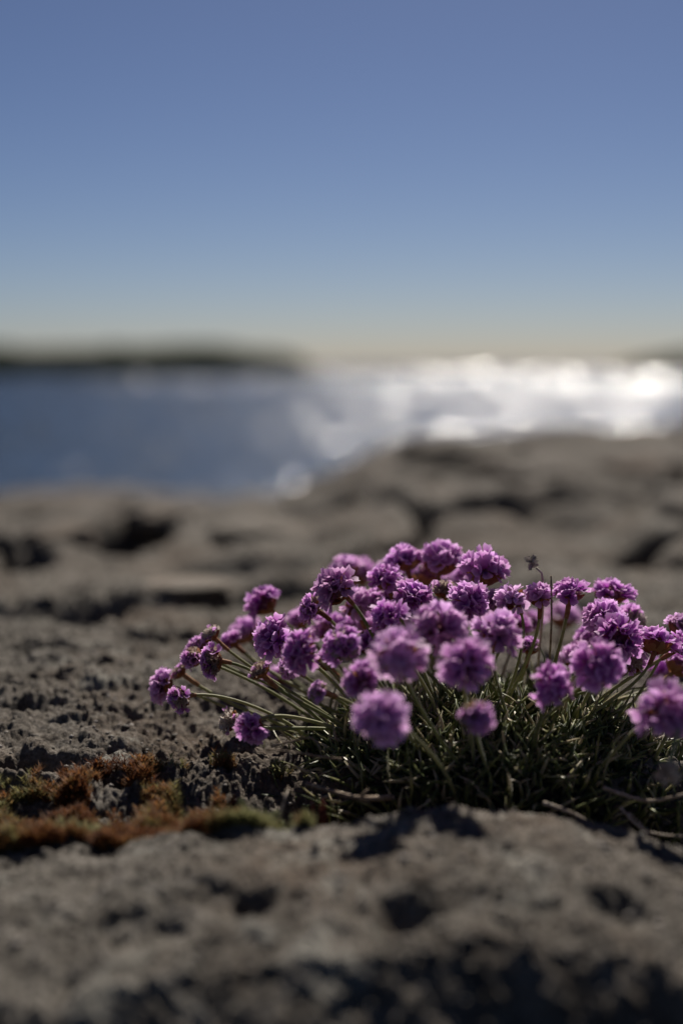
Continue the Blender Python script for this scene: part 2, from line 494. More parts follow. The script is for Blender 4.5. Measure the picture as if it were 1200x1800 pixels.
# ---------------------------------------------------------------- boulders on the shore behind
def boulder(px, py, Y, wpx, hpx, label, mat, seed, name='boulder'):
    c = pix(px, py, Y)
    sx = wpx / FPX * Y / 2; sz = hpx / FPX * Y * 0.34; sy = sx * 0.9
    nu, nv = 40, 24
    U, V = np.meshgrid(np.linspace(0, 2 * np.pi, nu, endpoint=False), np.linspace(0.02, np.pi - 0.02, nv))
    dx, dy, dz = np.cos(U) * np.sin(V), np.sin(U) * np.sin(V), np.cos(V)
    k = 1 + 0.16 * fbm(dx * 1.5 + seed, dy * 1.5 + dz * 1.3, 4, seed) + 0.05 * fbm(dx * 6, dy * 6 + dz * 7 + seed, 3, seed + 3)
    p = 0.92
    sg = lambda v: np.sign(v) * np.abs(v)**p
    P = np.stack([sg(dx) * sx * k, sg(dy) * sy * k, sg(dz) * sz * k], -1).reshape(-1, 3)
    i = np.arange(nu * nv).reshape(nv, nu)
    i2 = np.roll(i, -1, 1)
    q = np.stack([i[:-1], i[1:], i2[1:], i2[:-1]], -1).reshape(-1, 4)
    g = hgt(c.x, c.y)
    o = link(name, np_mesh(name, P, q), None, mat)
    o.location = (c.x, c.y, g + sz * 0.05)
    o.rotation_euler = (0, 0, seed * 0.7)
    tag(o, label, 'rock', 'loose rocks on the shore behind the flowers')
    return o

boulder(285, 925, 1.72, 130, 75, 'pale grey boulder beside a dark crack in the shore', MBOUL, 1)
boulder(105, 965, 1.60, 150, 80, 'broad pinkish grey rock between two dark clefts', MBOUL, 2)
boulder(50, 890, 2.3, 190, 40, 'flat rusty brown slab on the skyline beside the water', MBROWN, 3, 'rock_slab')
boulder(130, 1125, 1.06, 210, 45, 'low pinkish rock below a black hollow in the shore', MBOUL, 4, 'rock_slab')
boulder(330, 1050, 1.24, 150, 30, 'low rounded grey rock lying behind the drooping left flowers', MBOUL, 5)
boulder(450, 950, 1.6, 190, 60, 'wide grey rock hump between pale boulder and flower clump', MBOUL, 6)
boulder(820, 865, 2.5, 240, 60, 'pale grey rock patch on the slope of the brown knoll', MBOUL, 7)
boulder(1130, 880, 2.3, 170, 70, 'dark brown rock on the knoll above the tallest flowers', MBROWN, 8)

# ---------------------------------------------------------------- leaf cushion
def mound_h(x, y):
    q = ((x - CX) / CRX)**2 + ((y - CY) / CRY)**2
    return -0.028 + (CHT + 0.028) * math.sqrt(max(0.0, 1 - q)) if q < 1 else -0.028

cushion = empty('thrift_cushion', (CX, CY, 0))
tag(cushion, 'dense mat of narrow green leaves filling the dark crevice between rocks', 'plant')
nu, nv = 64, 28
V, F = [], []
for j in range(nv + 1):
    rr = j / nv
    for i in range(nu):
        a = 2 * math.pi * i / nu
        x, y = CX + CRX * rr * math.cos(a), CY + CRY * rr * math.sin(a)
        z = mound_h(x, y) - 0.004 + 0.005 * float(fbm(np.array(x * 60), np.array(y * 60), 3, 300))
        V.append((x - CX, y - CY, z))
for j in range(nv):
    for i in range(nu):
        i2 = (i + 1) % nu
        F.append((j * nu + i, (j + 1) * nu + i, (j + 1) * nu + i2, j * nu + i2))
link('mound', py_mesh('mound', V, F), cushion, MSOIL)

def blade(L, w, bend, side, segs=5):
    """curved three-sided leaf along +Z, bending to +X"""
    V, F = [], []
    pts = []
    for i in range(segs + 1):
        t = i / segs
        a = bend * t
        pts.append(Vector((L * t * math.sin(a * 0.6), side * L * t * t, L * t * math.cos(a * 0.6))))
    wd = [w * (0.75 + 0.5 * math.sin(math.pi * min(1, t * 1.1))) * (1 if t < 0.75 else max(0.25, 1 - (t - 0.75) * 2.6)) for t in [i / segs for i in range(segs + 1)]]
    tube(V, F, pts, wd, 3, cap=False)
    F.append((len(V) - 3, len(V) - 2, len(V) - 1))
    return V, F

def leaf_frame(x, y, spread):
    """orientation for a leaf rooted at x, y on the cushion"""
    nx, ny = (x - CX) / CRX, (y - CY) / CRY
    d = Vector((nx * 0.9 + rng.gauss(0, spread), ny * 0.9 + rng.gauss(0, spread), 0.75 + rng.gauss(0, 0.15))).normalized()
    q = d.to_track_quat('Z', 'X')
    return q @ Quaternion((0, 0, 1), rng.uniform(0, 6.28))

leaf_meshes = []
for k in range(10):
    Vv, Ff = blade(rng.uniform(0.026, 0.044), rng.uniform(0.0005, 0.0008), rng.uniform(0.3, 1.5), rng.uniform(-0.25, 0.25), 6)
    me = py_mesh('leaf', Vv, Ff); me.materials.append(MLEAF); leaf_meshes.append(me)
for k in range(260):
    a, rr = rng.uniform(0, 2 * math.pi), math.sqrt(rng.random()) * 0.97
    x, y = CX + CRX * rr * math.cos(a), CY + CRY * rr * math.sin(a)
    o = link('leaf', leaf_meshes[k % 10], cushion)
    o.rotation_mode = 'QUATERNION'
    o.location = (x - CX, y - CY, mound_h(x, y) - 0.003)
    o.rotation_quaternion = leaf_frame(x, y, 0.45)

# the many short leaves of the mat
tmpl = []
for k in range(24):
    Vv, Ff = blade(rng.uniform(0.009, 0.024), rng.uniform(0.0006, 0.00105), rng.uniform(0.2, 1.4), rng.uniform(-0.3, 0.3), 4)
    tri = []
    for f in Ff:
        if len(f) == 4: tri += [(f[0], f[1], f[2]), (f[0], f[2], f[3])]
        else: tri.append(f)
    tmpl.append((np.array([tuple(v) for v in Vv]), np.array(tri)))
def q2m(q): return np.array(q.to_matrix())
VV, FF, TT = [], [], []
off = 0
for k in range(8500):
    a, rr = rng.uniform(0, 2 * math.pi), rng.random()**0.42
    x, y = CX + CRX * rr * math.cos(a), CY + CRY * rr * math.sin(a)
    if y > CY + 0.05 and rng.random() < 0.6: continue
    if y < CY and rr > 0.72 and rng.random() < 0.62: continue
    tv, tf = tmpl[k % 24]
    M = q2m(leaf_frame(x, y, 0.40))
    VV.append(tv @ M.T + np.array([x - CX, y - CY, mound_h(x, y) - 0.003]))
    FF.append(tf + off); off += len(tv)
    lo = 0.5 + 0.5 * rr
    dead = rng.random() < 0.14 + 0.26 * rr * (y < CY)
    zt = tv[:, 2] / tv[:, 2].max()
    TT.append((rng.uniform(0.12, 0.3) if dead else rng.uniform(-0.2, 0.08)) + 0.16 * (zt > 0.7))
fol = link('leaves', np_mesh('leaves', np.concatenate(VV), np.concatenate(FF), True, {'tone': np.concatenate(TT)}), cushion, MLEAF)
fol['kind'] = 'stuff'

# ---------------------------------------------------------------- flower pieces
def floret_mesh(openness, wid, seed, shrivel=0.0):
    rg = random.Random(seed)
    V, F, AL, VE = [], [], [], []
    def add(v, a, ve): V.append(v); AL.append(a); VE.append(ve)
    # slim throat
    for j, (z, r) in enumerate(((0.0, 0.0006), (0.0050, 0.0010))):
        for k in range(5):
            a = 2 * math.pi * k / 5
            add((r * math.cos(a), r * math.sin(a), z), 0.0, 0)
    for k in range(5):
        F.append((k, (k + 1) % 5, 5 + (k + 1) % 5, 5 + k))
    for k in range(5):
        a = 2 * math.pi * k / 5 + rg.uniform(-0.18, 0.18)
        op = openness * rg.uniform(0.8, 1.2)
        tw = rg.uniform(-0.35, 0.35)
        ln = rg.uniform(0.88, 1.12)
        b0 = len(V)
        ca, sa = math.cos(a), math.sin(a)
        rows = 4
        for i in range(rows + 1):
            t = i / rows
            th = op * (0.62 + 0.55 * t)              # angle from the axis, growing to the tip
            if i == 0: rr, z = 0.0008, 0.0040
            else:
                rr += 0.0068 * ln / rows * math.sin(th); z += 0.0068 * ln / rows * math.cos(th)
            w = wid * (0.22, 0.42, 0.72, 0.98, 0.78)[i]
            for s in (-1, 0, 1):
                cup = 0.0006 * (1 - abs(s)) * (0.4 + t)
                notch = 0.0009 if (i == rows and s == 0) else 0.0
                curl = shrivel * t * (1 - abs(s)) * 0.001
                lx = rr + cup - notch * math.sin(th) - curl
                ly = s * w + tw * s * 0.0004
                lz = z - cup * 0.4 - notch * math.cos(th) + s * tw * w + rg.uniform(-1, 1) * 0.00022
                add((lx * ca - ly * sa, lx * sa + ly * ca, lz), t, 0.75 if s == 0 else 0.0)
        for i in range(rows):
            for s in range(2):
                p = b0 + i * 3 + s
                F.append((p, p + 1, p + 4, p + 3))
    me = py_mesh('floret', V, F, True, {'along': AL, 'vein': [v * 0.35 for v in VE]})
    me.materials.append(MPETAL)
    return me

FLORETS = [floret_mesh(o_, w_, 500 + i) for i, (o_, w_) in enumerate(
    [(0.65, 0.0023), (0.8, 0.0026), (0.95, 0.0026), (0.55, 0.0022), (1.05, 0.0025), (0.75, 0.0027), (0.40, 0.0018), (0.9, 0.0024)])]
CLOSED = [floret_mesh(0.14, 0.0012, 540), floret_mesh(0.24, 0.0014, 541, 1.0)]

def bract_mesh(seed):
    rg = random.Random(seed)
    V, F = [], []
    rows = 4
    for i in range(rows + 1):
        t = i / rows
        w = 0.42 * math.sin(math.pi * (0.22 + 0.70 * t)) + (0.04 if i < rows else -0.02)
        for s in (-1, 0, 1):
            V.append((s * w * 0.9, 0.16 * (1 - abs(s)) + 0.10 * math.sin(t * 2.6) + rg.uniform(-0.03, 0.03), t * (1.0 if s == 0 else 0.93)))
    for i in range(rows):
        for s in range(2):
            p = i * 3 + s
            F.append((p, p + 1, p + 4, p + 3))
    me = py_mesh('bract', V, F); me.materials.append(MBRACT)
    return me
BRACTS = [bract_mesh(600 + k) for k in range(4)]

def fib_dirs(n, th_max, rg):
    out = []
    g = math.pi * (3 - math.sqrt(5))
    c1 = math.cos(th_max)
    for i in range(n):
        z = 1 - (i + 0.5) / n * (1 - c1)
        s = math.sqrt(max(0, 1 - z * z))
        a = i * g + rg.uniform(-0.2, 0.2)
        out.append(Vector((s * math.cos(a), s * math.sin(a), z)))
    return out

def head_core(dirs, Rr, papery, rg):
    """receptacle plus the pleated calyx cones, axis +Z"""
    V, F = [], []
    nu, nv = 10, 7
    b0 = 0
    for j in range(nv):
        th = 0.08 + (math.pi - 0.16) * j / (nv - 1)
        for i in range(nu):
            a = 2 * math.pi * i / nu
            r = Rr * 0.42 * (1 + rg.uniform(-0.06, 0.06))
            V.append(Vector((r * math.sin(th) * math.cos(a), r * math.sin(th) * math.sin(a), r * math.cos(th) * 0.9)))
    for j in range(nv - 1):
        for i in range(nu):
            i2 = (i + 1) % nu
            F.append((j * nu + i, (j + 1) * nu + i, (j + 1) * nu + i2, j * nu + i2))
    for d in dirs:
        q = (d + Vector((rg.gauss(0, .06), rg.gauss(0, .06), rg.gauss(0, .06)))).normalized().to_track_quat('Z', 'X')
        l0, l1 = Rr * 0.30, Rr * (rg.uniform(0.80, 0.98) if papery else rg.uniform(0.58, 0.70))
        r1 = Rr * (rg.uniform(0.15, 0.22) if papery else 0.13)
        bb = len(V)
        sides = 10
        for j, (z, r) in enumerate(((l0, Rr * 0.06), (l0 * 0.45 + l1 * 0.55, r1 * 0.62), (l1, r1))):
            for k in range(sides):
                a = 2 * math.pi * k / sides
                tooth = (rg.uniform(-0.03, 0.09) * Rr if k % 2 else -0.05 * Rr) if j == 2 else 0
                rp = r * (1.0 if k % 2 else 0.82)
                V.append(q @ Vector((rp * math.cos(a), rp * math.sin(a), z + tooth)))
        for j in range(2):
            for k in range(sides):
                k2 = (k + 1) % sides
                F.append((bb + j * sides + k, bb + j * sides + k2, bb + (j + 1) * sides + k2, bb + (j + 1) * sides + k))
    me = py_mesh('flower_head', V, F)
    me.materials.append(MPAPER if papery else MCALYX)
    return me

GROUP = 'thrift flowers growing from the leaf cushion'
def flower(px, py, Y, dpx, kind, axis, label, seed, basexy=None, stem_mat=None):
    rg = random.Random(1000 + seed)
    H = pix(px, py, Y)
    Y = Y if Y > 0.735 else 0.735 - (0.735 - Y) * 0.78
    H = pix(px, py, Y)
    Rr = dpx / 2 / FPX * Y * (1.14 if kind == 'fresh' else 1.05)
    # stem base on the cushion
    if basexy is None:
        k = 0.50
        bx, by = CX + (H.x - CX) * k + rg.uniform(-.012, .012), CY + (H.y - CY) * k + rg.uniform(-.012, .012)
    else:
        bx, by = basexy
    q = math.sqrt(((bx - CX) / CRX)**2 + ((by - CY) / CRY)**2)
    if q > 0.86:
        bx, by = CX + (bx - CX) * 0.86 / q, CY + (by - CY) * 0.86 / q
    B = Vector((bx, by, mound_h(bx, by) - 0.004))
    out = (H - B).normalized()
    if axis is None:
        ax = (out + Vector((rg.gauss(0, .22), rg.gauss(0, .22), 0.15 + rg.gauss(0, .15)))).normalized()
    else:
        ax = Vector(axis).normalized()
    root = empty('thrift_flower', B)
    tag(root, label, 'flower', GROUP)
    L = (H - B).length
    Hl = H - B
    tip = Hl - ax * Rr * 0.38
    mid = (out + Vector((0, 0, 0.25))).normalized()
    pts = bezier(Vector((0, 0, 0)), mid * L * 0.38 + Vector((rg.gauss(0, .09), rg.gauss(0, .09), 0)) * L, tip - (ax * 0.8 + out * 0.2).normalized() * L * 0.30, tip, 16)
    r0 = rg.uniform(0.00085, 0.00110)
    V, F = [], []
    tube(V, F, pts, [r0 * (1.05 - 0.2 * i / 16) for i in range(17)], 7)
    link('stem', py_mesh('stem', V, F), root, stem_mat or MSTEM)
    # papery brown sheath under the head
    V, F = [], []
    want, acc, sp = rg.uniform(0.006, 0.010), 0.0, [pts[-1]]
    for i in range(len(pts) - 2, -1, -1):
        sl = (pts[i] - pts[i + 1]).length
        if acc + sl >= want:
            sp.append(pts[i + 1].lerp(pts[i], (want - acc) / sl)); break
        acc += sl; sp.append(pts[i])
    sp = sp[::-1]
    tube(V, F, sp, [r0 * (1.12 + 0.5 * i / len(sp)) for i in range(len(sp))], 7, cap=False)
    link('sheath', py_mesh('sheath', V, F), root, MSHEATH)
    # head
    papery = kind in ('fading', 'withered', 'bud')
    nfl = {'fresh': int(rg.uniform(15, 20)), 'fading': 26, 'withered': 24, 'bud': 20}[kind]
    dirs = fib_dirs(nfl, R(84), rg)
    hd = link('flower_head', head_core(dirs, Rr, papery, rg), root)
    hd.rotation_mode = 'QUATERNION'
    hd.location = Hl
    qh = ax.to_track_quat('Z', 'Y') @ Quaternion((0, 0, 1), rg.uniform(0, 6.28))
    hd.rotation_quaternion = qh
    # florets
    fade = max(0.0, rg.gauss(0.15, 0.2))
    drop = rg.choice((0.04, 0.08, 0.14, 0.22))
    hd.scale = (1.0, rg.uniform(0.84, 1.0), rg.uniform(0.68, 0.98))
    side = Vector((rg.gauss(0, 1), rg.gauss(0, 1), 0.2)).normalized()
    for i, d in enumerate(dirs):
        if kind == 'fresh':
            if rg.random() < drop: continue
            me = FLORETS[rg.randrange(len(FLORETS))]; s = rg.uniform(0.82, 1.18)
        elif kind == 'fading':
            if d.dot(side) < 0.05 and rg.random() < 0.85: continue
            me = FLORETS[rg.randrange(len(FLORETS))] if rg.random() < 0.7 else CLOSED[rg.randrange(2)]; s = rg.uniform(0.85, 1.1)
        elif kind == 'withered':
            if rg.random() < 0.72: continue
            me = CLOSED[rg.randrange(2)]; s = rg.uniform(0.8, 1.05)
        else:
            if rg.random() < 0.85: continue
            me = CLOSED[rg.randrange(2)]; s = 0.9
        dd = (d + Vector((rg.gauss(0, .1), rg.gauss(0, .1), rg.gauss(0, .1)))).normalized()
        fo = link('floret', me, hd)
        fo.rotation_mode = 'QUATERNION'
        sc_ = s * Rr / 0.0114
        fo.scale = (sc_,) * 3
        fo.color = (fade, 0, 0, 1)
        fo.location = dd * Rr * 0.20
        fo.rotation_quaternion = dd.to_track_quat('Z', 'X') @ Quaternion((0, 0, 1), rg.uniform(0, 6.28))
    # bracts cupping the base
    for ring, (n_, th0, sz) in enumerate(((5, 2.55, 0.74), (7, 2.2, 0.70))):
        for k in range(n_):
            a = 2 * math.pi * (k + 0.5 * ring) / n_ + rg.uniform(-.15, .15)
            th = th0 + rg.uniform(-0.05, 0.05)
            radial = Vector((math.cos(a), math.sin(a), 0))
            pos = radial * (math.sin(th + 0.25) * Rr * 0.46) + Vector((0, 0, math.cos(th + 0.25) * Rr * 0.50))
            zdir = (radial * 0.75 + Vector((0, 0, 0.75 + 0.25 * ring))).normalized()
            xdir = Vector((0, 0, 1)).cross(radial).normalized()
            ydir = zdir.cross(xdir).normalized()
            if ydir.dot(radial) < 0: xdir, ydir = -xdir, -ydir
            M = Matrix((xdir, ydir, zdir)).transposed()
            bo = link('bract', BRACTS[rg.randrange(4)], hd)
            bo.rotation_mode = 'QUATERNION'
            bo.location = pos
            bo.rotation_quaternion = M.to_quaternion()
            bo.scale = (Rr * sz,) * 3
    return root

FL = [
 (467,1063,.80,58,'fresh',(-.62,-.05,.62),'lone purple flower tilted up left, standing above the left edge of the clump'),
 (372,1117,.745,44,'withered',(-.55,-.1,.6),'faded papery flower head with a pale furry top on a brown sheath'),
 (343,1157,.750,46,'fading',(-.8,-.2,.3),'small shrivelled purple and white flower squeezed behind a larger half faded one'),
 (377,1162,.725,60,'fading',(-.75,-.45,.1),'half faded purple flower with orange brown base, above the three outermost heads'),
 (289,1205,.760,56,'fresh',(-.85,-.15,.25),'outermost purple flower of the sprays drooping over bare rock'),
 (317,1182,.765,40,'withered',(-.7,.1,.55),'papery tan head wedged behind the outermost purple flower'),
 (318,1228,.725,54,'fading',(-.55,-.55,-.15),'dark violet nodding flower with white papery rim, lowest of the outermost three'),
 (405,1268,.715,52,'withered',(-.6,-.3,.3),'withered white and brown flower head low beside a dark violet one'),
 (445,1279,.675,54,'fresh',(-.1,-.85,-.25),'dark violet flower in deep shade low on the left of the clump'),
 (458,1181,.695,48,'bud',(-.45,-.1,.6),'round furry brown faded head without petals in the left sprays'),
 (432,1115,.85,58,'fresh',(-.5,.2,.6),'pink flower with red brown base behind the half faded left heads'),
 (482,1124,.735,70,'fresh',(-.65,-.5,.35),'broad purple flower with open frilly petals turned to the left'),
 (531,1144,.665,68,'fresh',(-.5,-.6,.3),'full round purple flower below the broad frilly left one'),
 (493,1190,.84,56,'fresh',(-.3,.3,.7),'pale pink flower half hidden among the stems of the left sprays'),
 (561,1217,.665,44,'fading',(-.6,-.5,.2),'small ragged purple flower with few petals low among bare stems'),
 (592,1036,.735,76,'fresh',(-.55,-.45,.45),'large deep purple flower with an orange sheath at the left shoulder of the crown'),
 (549,1070,.745,58,'fading',(-.7,-.2,.35),'frilled lilac flower tucked under the left shoulder of the crown'),
 (605,1136,.665,74,'fading',(-.35,-.6,.45),'ragged purple flower with a red brown side and curved tan sheath'),
 (638,1198,.625,64,'fresh',(-.25,-.75,.35),'purple flower just above the large dark one over the crevice'),
 (627,1066,.775,60,'fresh',(-.2,-.25,.65),'pink flower with brown sheath right behind the large deep purple one'),
 (634,1014,.92,54,'fresh',(-.2,.3,.8),'pale pink flower far behind the left shoulder of the crown'),
 (678,1020,.765,58,'fresh',(-.25,-.2,.75),'compact purple flower left of the two topmost heads'),
 (665,1056,.775,60,'fading',(-.2,-.35,.7),'lilac flower in the middle of the crown above a soft purple one'),
 (683,1086,.69,66,'fresh',(-.05,-.6,.6),'soft purple flower with an orange sheath below the crown'),
 (714,988,.785,62,'fresh',(-.15,.05,.9),'topmost purple flower of the whole clump, with dark brown bracts'),
 (773,991,.790,72,'fresh',(.1,.0,.95),'wide topmost flower showing its brown bracts, right of the highest head'),
 (727,1050,.735,64,'fresh',(.0,-.45,.7),'crisp lilac flower with red brown base in the centre of the crown'),
 (781,1040,.745,52,'withered',(.05,-.1,.8),'withered white and brown head in the centre of the crown'),
 (850,1007,.755,76,'fresh',(.15,-.05,.9),'large bright lilac flower at the right shoulder of the crown'),
 (823,1057,.725,66,'fresh',(.0,-.65,.55),'pale lilac flower facing out below the large bright one'),
 (699,1150,.605,84,'fresh',(-.05,-.8,.45),'big round purple flower leaning out, left of two level with it'),
 (770,1108,.645,84,'fresh',(.0,-.6,.65),'big round pink purple flower in the middle front row of the clump'),
 (818,1169,.605,82,'fresh',(.05,-.85,.40),'round purple flower with a dark centre above a thick upright stem'),
 (873,1115,.665,74,'fresh',(.15,-.35,.75),'pink flower with rusty bracts showing on one straight hairy stem'),
 (673,1263,.560,82,'fresh',(-.15,-.9,.15),'large deep purple flower hanging low over the dark crevice'),
 (835,1258,.565,64,'fading',(.0,-.9,-.1),'small very dark ragged flower hanging low over the leaf mat'),
 (902,1054,.715,58,'fresh',(-.5,-.45,.55),'purple flower tilted left on a curved stem below the dry seed head'),
 (872,1060,.750,46,'fresh',(-.75,-.1,.5),'small lilac flower pressed against the side of a tilted one'),
 (947,1052,.735,48,'fresh',(-.15,-.05,.95),'small cup shaped purple flower beside the bare dry stalk'),
 (1001,1044,.735,64,'fresh',(.05,-.15,.95),'neat upright purple flower on two close parallel green stems'),
 (989,1088,.90,60,'fresh',(.1,.2,.9),'soft pink flower standing behind the neat upright one'),
 (1073,1047,.765,70,'fresh',(.1,.0,1),'fan shaped lilac flower with brown base standing clear of the others'),
 (925,1100,.87,62,'fading',(.0,.2,.9),'pinkish brown faded flower behind the curved stems'),
 (1060,1088,.740,66,'fresh',(-.1,-.35,.8),'upper lilac flower of the tight bunch under the fan shaped one'),
 (1087,1122,.705,72,'fresh',(.05,-.7,.4),'largest purple flower in the tight bunch right of the tall stems'),
 (1040,1118,.79,56,'fresh',(-.4,.0,.7),'small pale flower at the back of the tight bunch'),
 (1108,1094,.77,60,'fading',(.4,.1,.8),'purple flower at the outer side of the tight bunch'),
 (1048,1170,.635,76,'fresh',(-.05,-.7,.5),'pink purple flower in front of the tight bunch on a curling stem'),
 (1152,1134,.715,68,'fresh',(.25,.55,.75),'flower seen from below with a broad red brown base of bracts'),
 (1192,1104,.745,52,'fading',(.5,.0,.8),'purple flower with tan bracts at the far side of the right group'),
 (1198,1136,.725,54,'fresh',(.6,-.3,.5),'purple flower right beside the one seen from below'),
 (1160,1188,.83,58,'fresh',(.4,.2,.6),'soft pink flower behind the stems of the right group'),
 (1166,1251,.600,92,'fresh',(.1,-.9,.30),'large round purple flower with dark centre low at the right side'),
 (969,1206,.635,70,'fresh',(-.05,-.8,.35),'purple flower with orange bracts in front of the tall straight stems'),
 (640,1100,.80,60,'fresh',(-.2,-.2,.8),'pink flower showing in the gap under the middle of the crown'),
 (582,1108,.80,58,'fresh',(-.5,-.1,.7),'half hidden purple flower under the large deep purple one'),
 (742,1082,.80,58,'fresh',(.0,-.2,.9),'shaded purple flower behind the big pink purple front one'),
 (800,1092,.79,56,'fading',(.1,-.1,.9),'faded flower with tan papery side between two big round ones'),
 (846,1076,.79,60,'fresh',(.2,-.1,.9),'pink flower peeping out below the pale lilac one'),
 (527,1092,.82,54,'fresh',(-.5,.1,.7),'small soft purple flower behind the broad frilly left one'),
 (748,1012,.83,62,'fresh',(.0,.1,.95),'pink flower filling the gap between the two topmost heads'),
 (815,1015,.83,60,'fresh',(.15,.1,.9),'soft pink flower behind the large bright lilac one'),
 (692,1003,.86,56,'fresh',(-.15,.2,.9),'soft pink flower just behind the topmost one'),
 (610,1004,.84,54,'fresh',(-.4,.2,.8),'soft lilac flower rising behind the left shoulder of the crown'),
 (700,1052,.775,54,'fresh',(-.05,-.3,.8),'small purple flower squeezed between two lilac ones in the crown'),
 (1012,1158,.77,52,'fresh',(-.3,-.2,.7),'small shaded flower below the tight bunch among tall stems'),
 (1120,1128,.745,58,'fresh',(.3,-.4,.7),'lilac flower between the tight bunch and the one seen from below'),
 (1108,1168,.72,50,'fading',(.2,-.4,.6),'small ragged faded flower under the tight bunch'),
 (1190,1172,.77,56,'fresh',(.5,.1,.6),'purple flower half out of view above the large low right one'),
 (352,1140,.765,44,'fading',(-.7,.1,.6),'small half faded head tucked behind the furry topped papery one'),
 (408,1128,.79,46,'fresh',(-.6,.1,.6),'small pink head between the papery left heads and the broad frilly one'),
 (512,1172,.75,52,'fading',(-.6,-.2,.5),'brownish half faded flower under the full round left one'),
 (575,1165,.77,52,'fresh',(-.4,-.1,.7),'small purple flower in the gap between left sprays and main clump'),
 (655,1135,.76,54,'fresh',(-.2,-.3,.7),'shaded purple flower just behind the big round one leaning out'),
 (735,1140,.74,48,'fading',(.0,-.3,.8),'half faded flower hidden between the big round front heads'),
 (930,1140,.76,44,'fading',(.1,-.1,.9),'small brownish faded head low among the tall straight stems'),
 (905,1098,.80,52,'fresh',(.05,.0,.9),'small pink flower behind the one with rusty bracts'),
]
for i, f in enumerate(FL):
    flower(*f, seed=i)

# extra stem beside the neat upright flower (its head was lost): bare dry stalk, dead seed head, drooping bud
def stalk_thing(name, label, pts, r, mat, cat='stalk', group=None):
    base = pts[0].copy()
    root = empty(name, base)
    tag(root, label, cat, group)
    V, F = [], []
    tube(V, F, [p - base for p in pts], [r * (1.1 - 0.3 * i / (len(pts) - 1)) for i in range(len(pts))], 6)
    link('stem', py_mesh('stem', V, F), root, mat)
    return root

def crumpled(Rr, n, seed, flat=0.8):
    rg = random.Random(seed)
    V, F = [], []
    for k in range(n):
        d = Vector((rg.gauss(0, 1), rg.gauss(0, 1), rg.gauss(0.3, 0.9))).normalized()
        q = d.to_track_quat('Z', 'X')
        b0 = len(V)
        w = Rr * rg.uniform(0.25, 0.45)
        for i in range(4):
            t = i / 3
            for s in (-1, 0, 1):
                V.append(q @ Vector((s * w * math.sin(math.pi * (0.15 + 0.7 * t)), w * 0.5 * (1 - abs(s)) + rg.uniform(-.12, .12) * Rr, Rr * (0.1 + t * rg.uniform(0.75, 1.0)) * flat)))
        for i in range(3):
            for s in range(2):
                p = b0 + i * 3 + s
                F.append((p, p + 1, p + 4, p + 3))
    return V, F

b0 = Vector((CX + .028, CY + .03, mound_h(CX + .028, CY + .03) - .004))
t0 = pix(942, 998, .745); e0 = pix(954, 1022, .745)
pts = bezier(b0, b0 + Vector((0, 0, .05)), e0 + Vector((0.001, 0, -.03)), e0, 12) + [e0 + (t0 - e0) * 0.5 + Vector((.001, 0, .001)), t0]
rt = stalk_thing('dry_seed_head', 'dry grey seed head on a thin bent stalk above the flowers', pts, 0.0007, MTWIG, 'seed head')
V, F = crumpled(0.0058, 9, 3)
hc = link('seed_husk', py_mesh('seed_husk', V, F, True), rt, MDEAD); hc.location = pix(934, 988, .745) - pts[0]

b0 = Vector((CX + .034, CY + .012, mound_h(CX + .034, CY + .012) - .004)); t0 = pix(968, 1012, .73)
stalk_thing('dry_stalk', 'bare thin dry stalk standing upright beside the dry seed head', bezier(b0, b0 + Vector((-.004, 0, .04)), t0 + Vector((0.002, 0, -.04)), t0, 12), 0.0006, MTWIG)

b0 = Vector((CX + .075, CY - .035, mound_h(CX + .075, CY - .035) - .004)); t0 = pix(1172, 1360, .60)
pp = bezier(b0, b0 + Vector((.012, -.01, .035)), t0 + Vector((.012, .01, .035)), t0, 12)
rt = stalk_thing('drooping_bud', 'round pale grey bud drooping on a hairy stem over the rock edge', pp, 0.0011, MSTEM, 'bud')
V, F = crumpled(0.0062, 16, 8, 1.0)
hc = link('bud_husk', py_mesh('bud_husk', V, F, True), rt, MPAPER); hc.location = t0 - pp[0]

# dry twigs and rootlets at the foot of the cushion
def twig(label, pix_pts, r, mat=None, fork=None, name='dry_twig'):
    P = [pix(*p) for p in pix_pts]
    base = P[0].copy()
    sm = []
    for i in range(len(P) - 1):
        p0, p1, p2, p3 = P[max(i - 1, 0)], P[i], P[i + 1], P[min(i + 2, len(P) - 1)]
        for k in range(5):
            t = k / 5
            sm.append(0.5 * ((2 * p1) + (p2 - p0) * t + (2 * p0 - 5 * p1 + 4 * p2 - p3) * t * t + (3 * p1 - p0 - 3 * p2 + p3) * t**3))
    sm.append(P[-1])
    V, F = [], []
    tube(V, F, [p - base for p in sm], [r * (1.15 - 0.6 * i / (len(sm) - 1)) for i in range(len(sm))], 6)
    if fork:
        fp = [pix(*p) - base for p in fork]
        tube(V, F, fp, [r * 0.8, r * 0.7, r * 0.4][:len(fp)], 5)
    o = link(name, py_mesh(name, V, F), None, mat or MTWIG)
    o.location = base
    tag(o, label, 'twig', 'dry twigs at the foot of the leaf cushion')

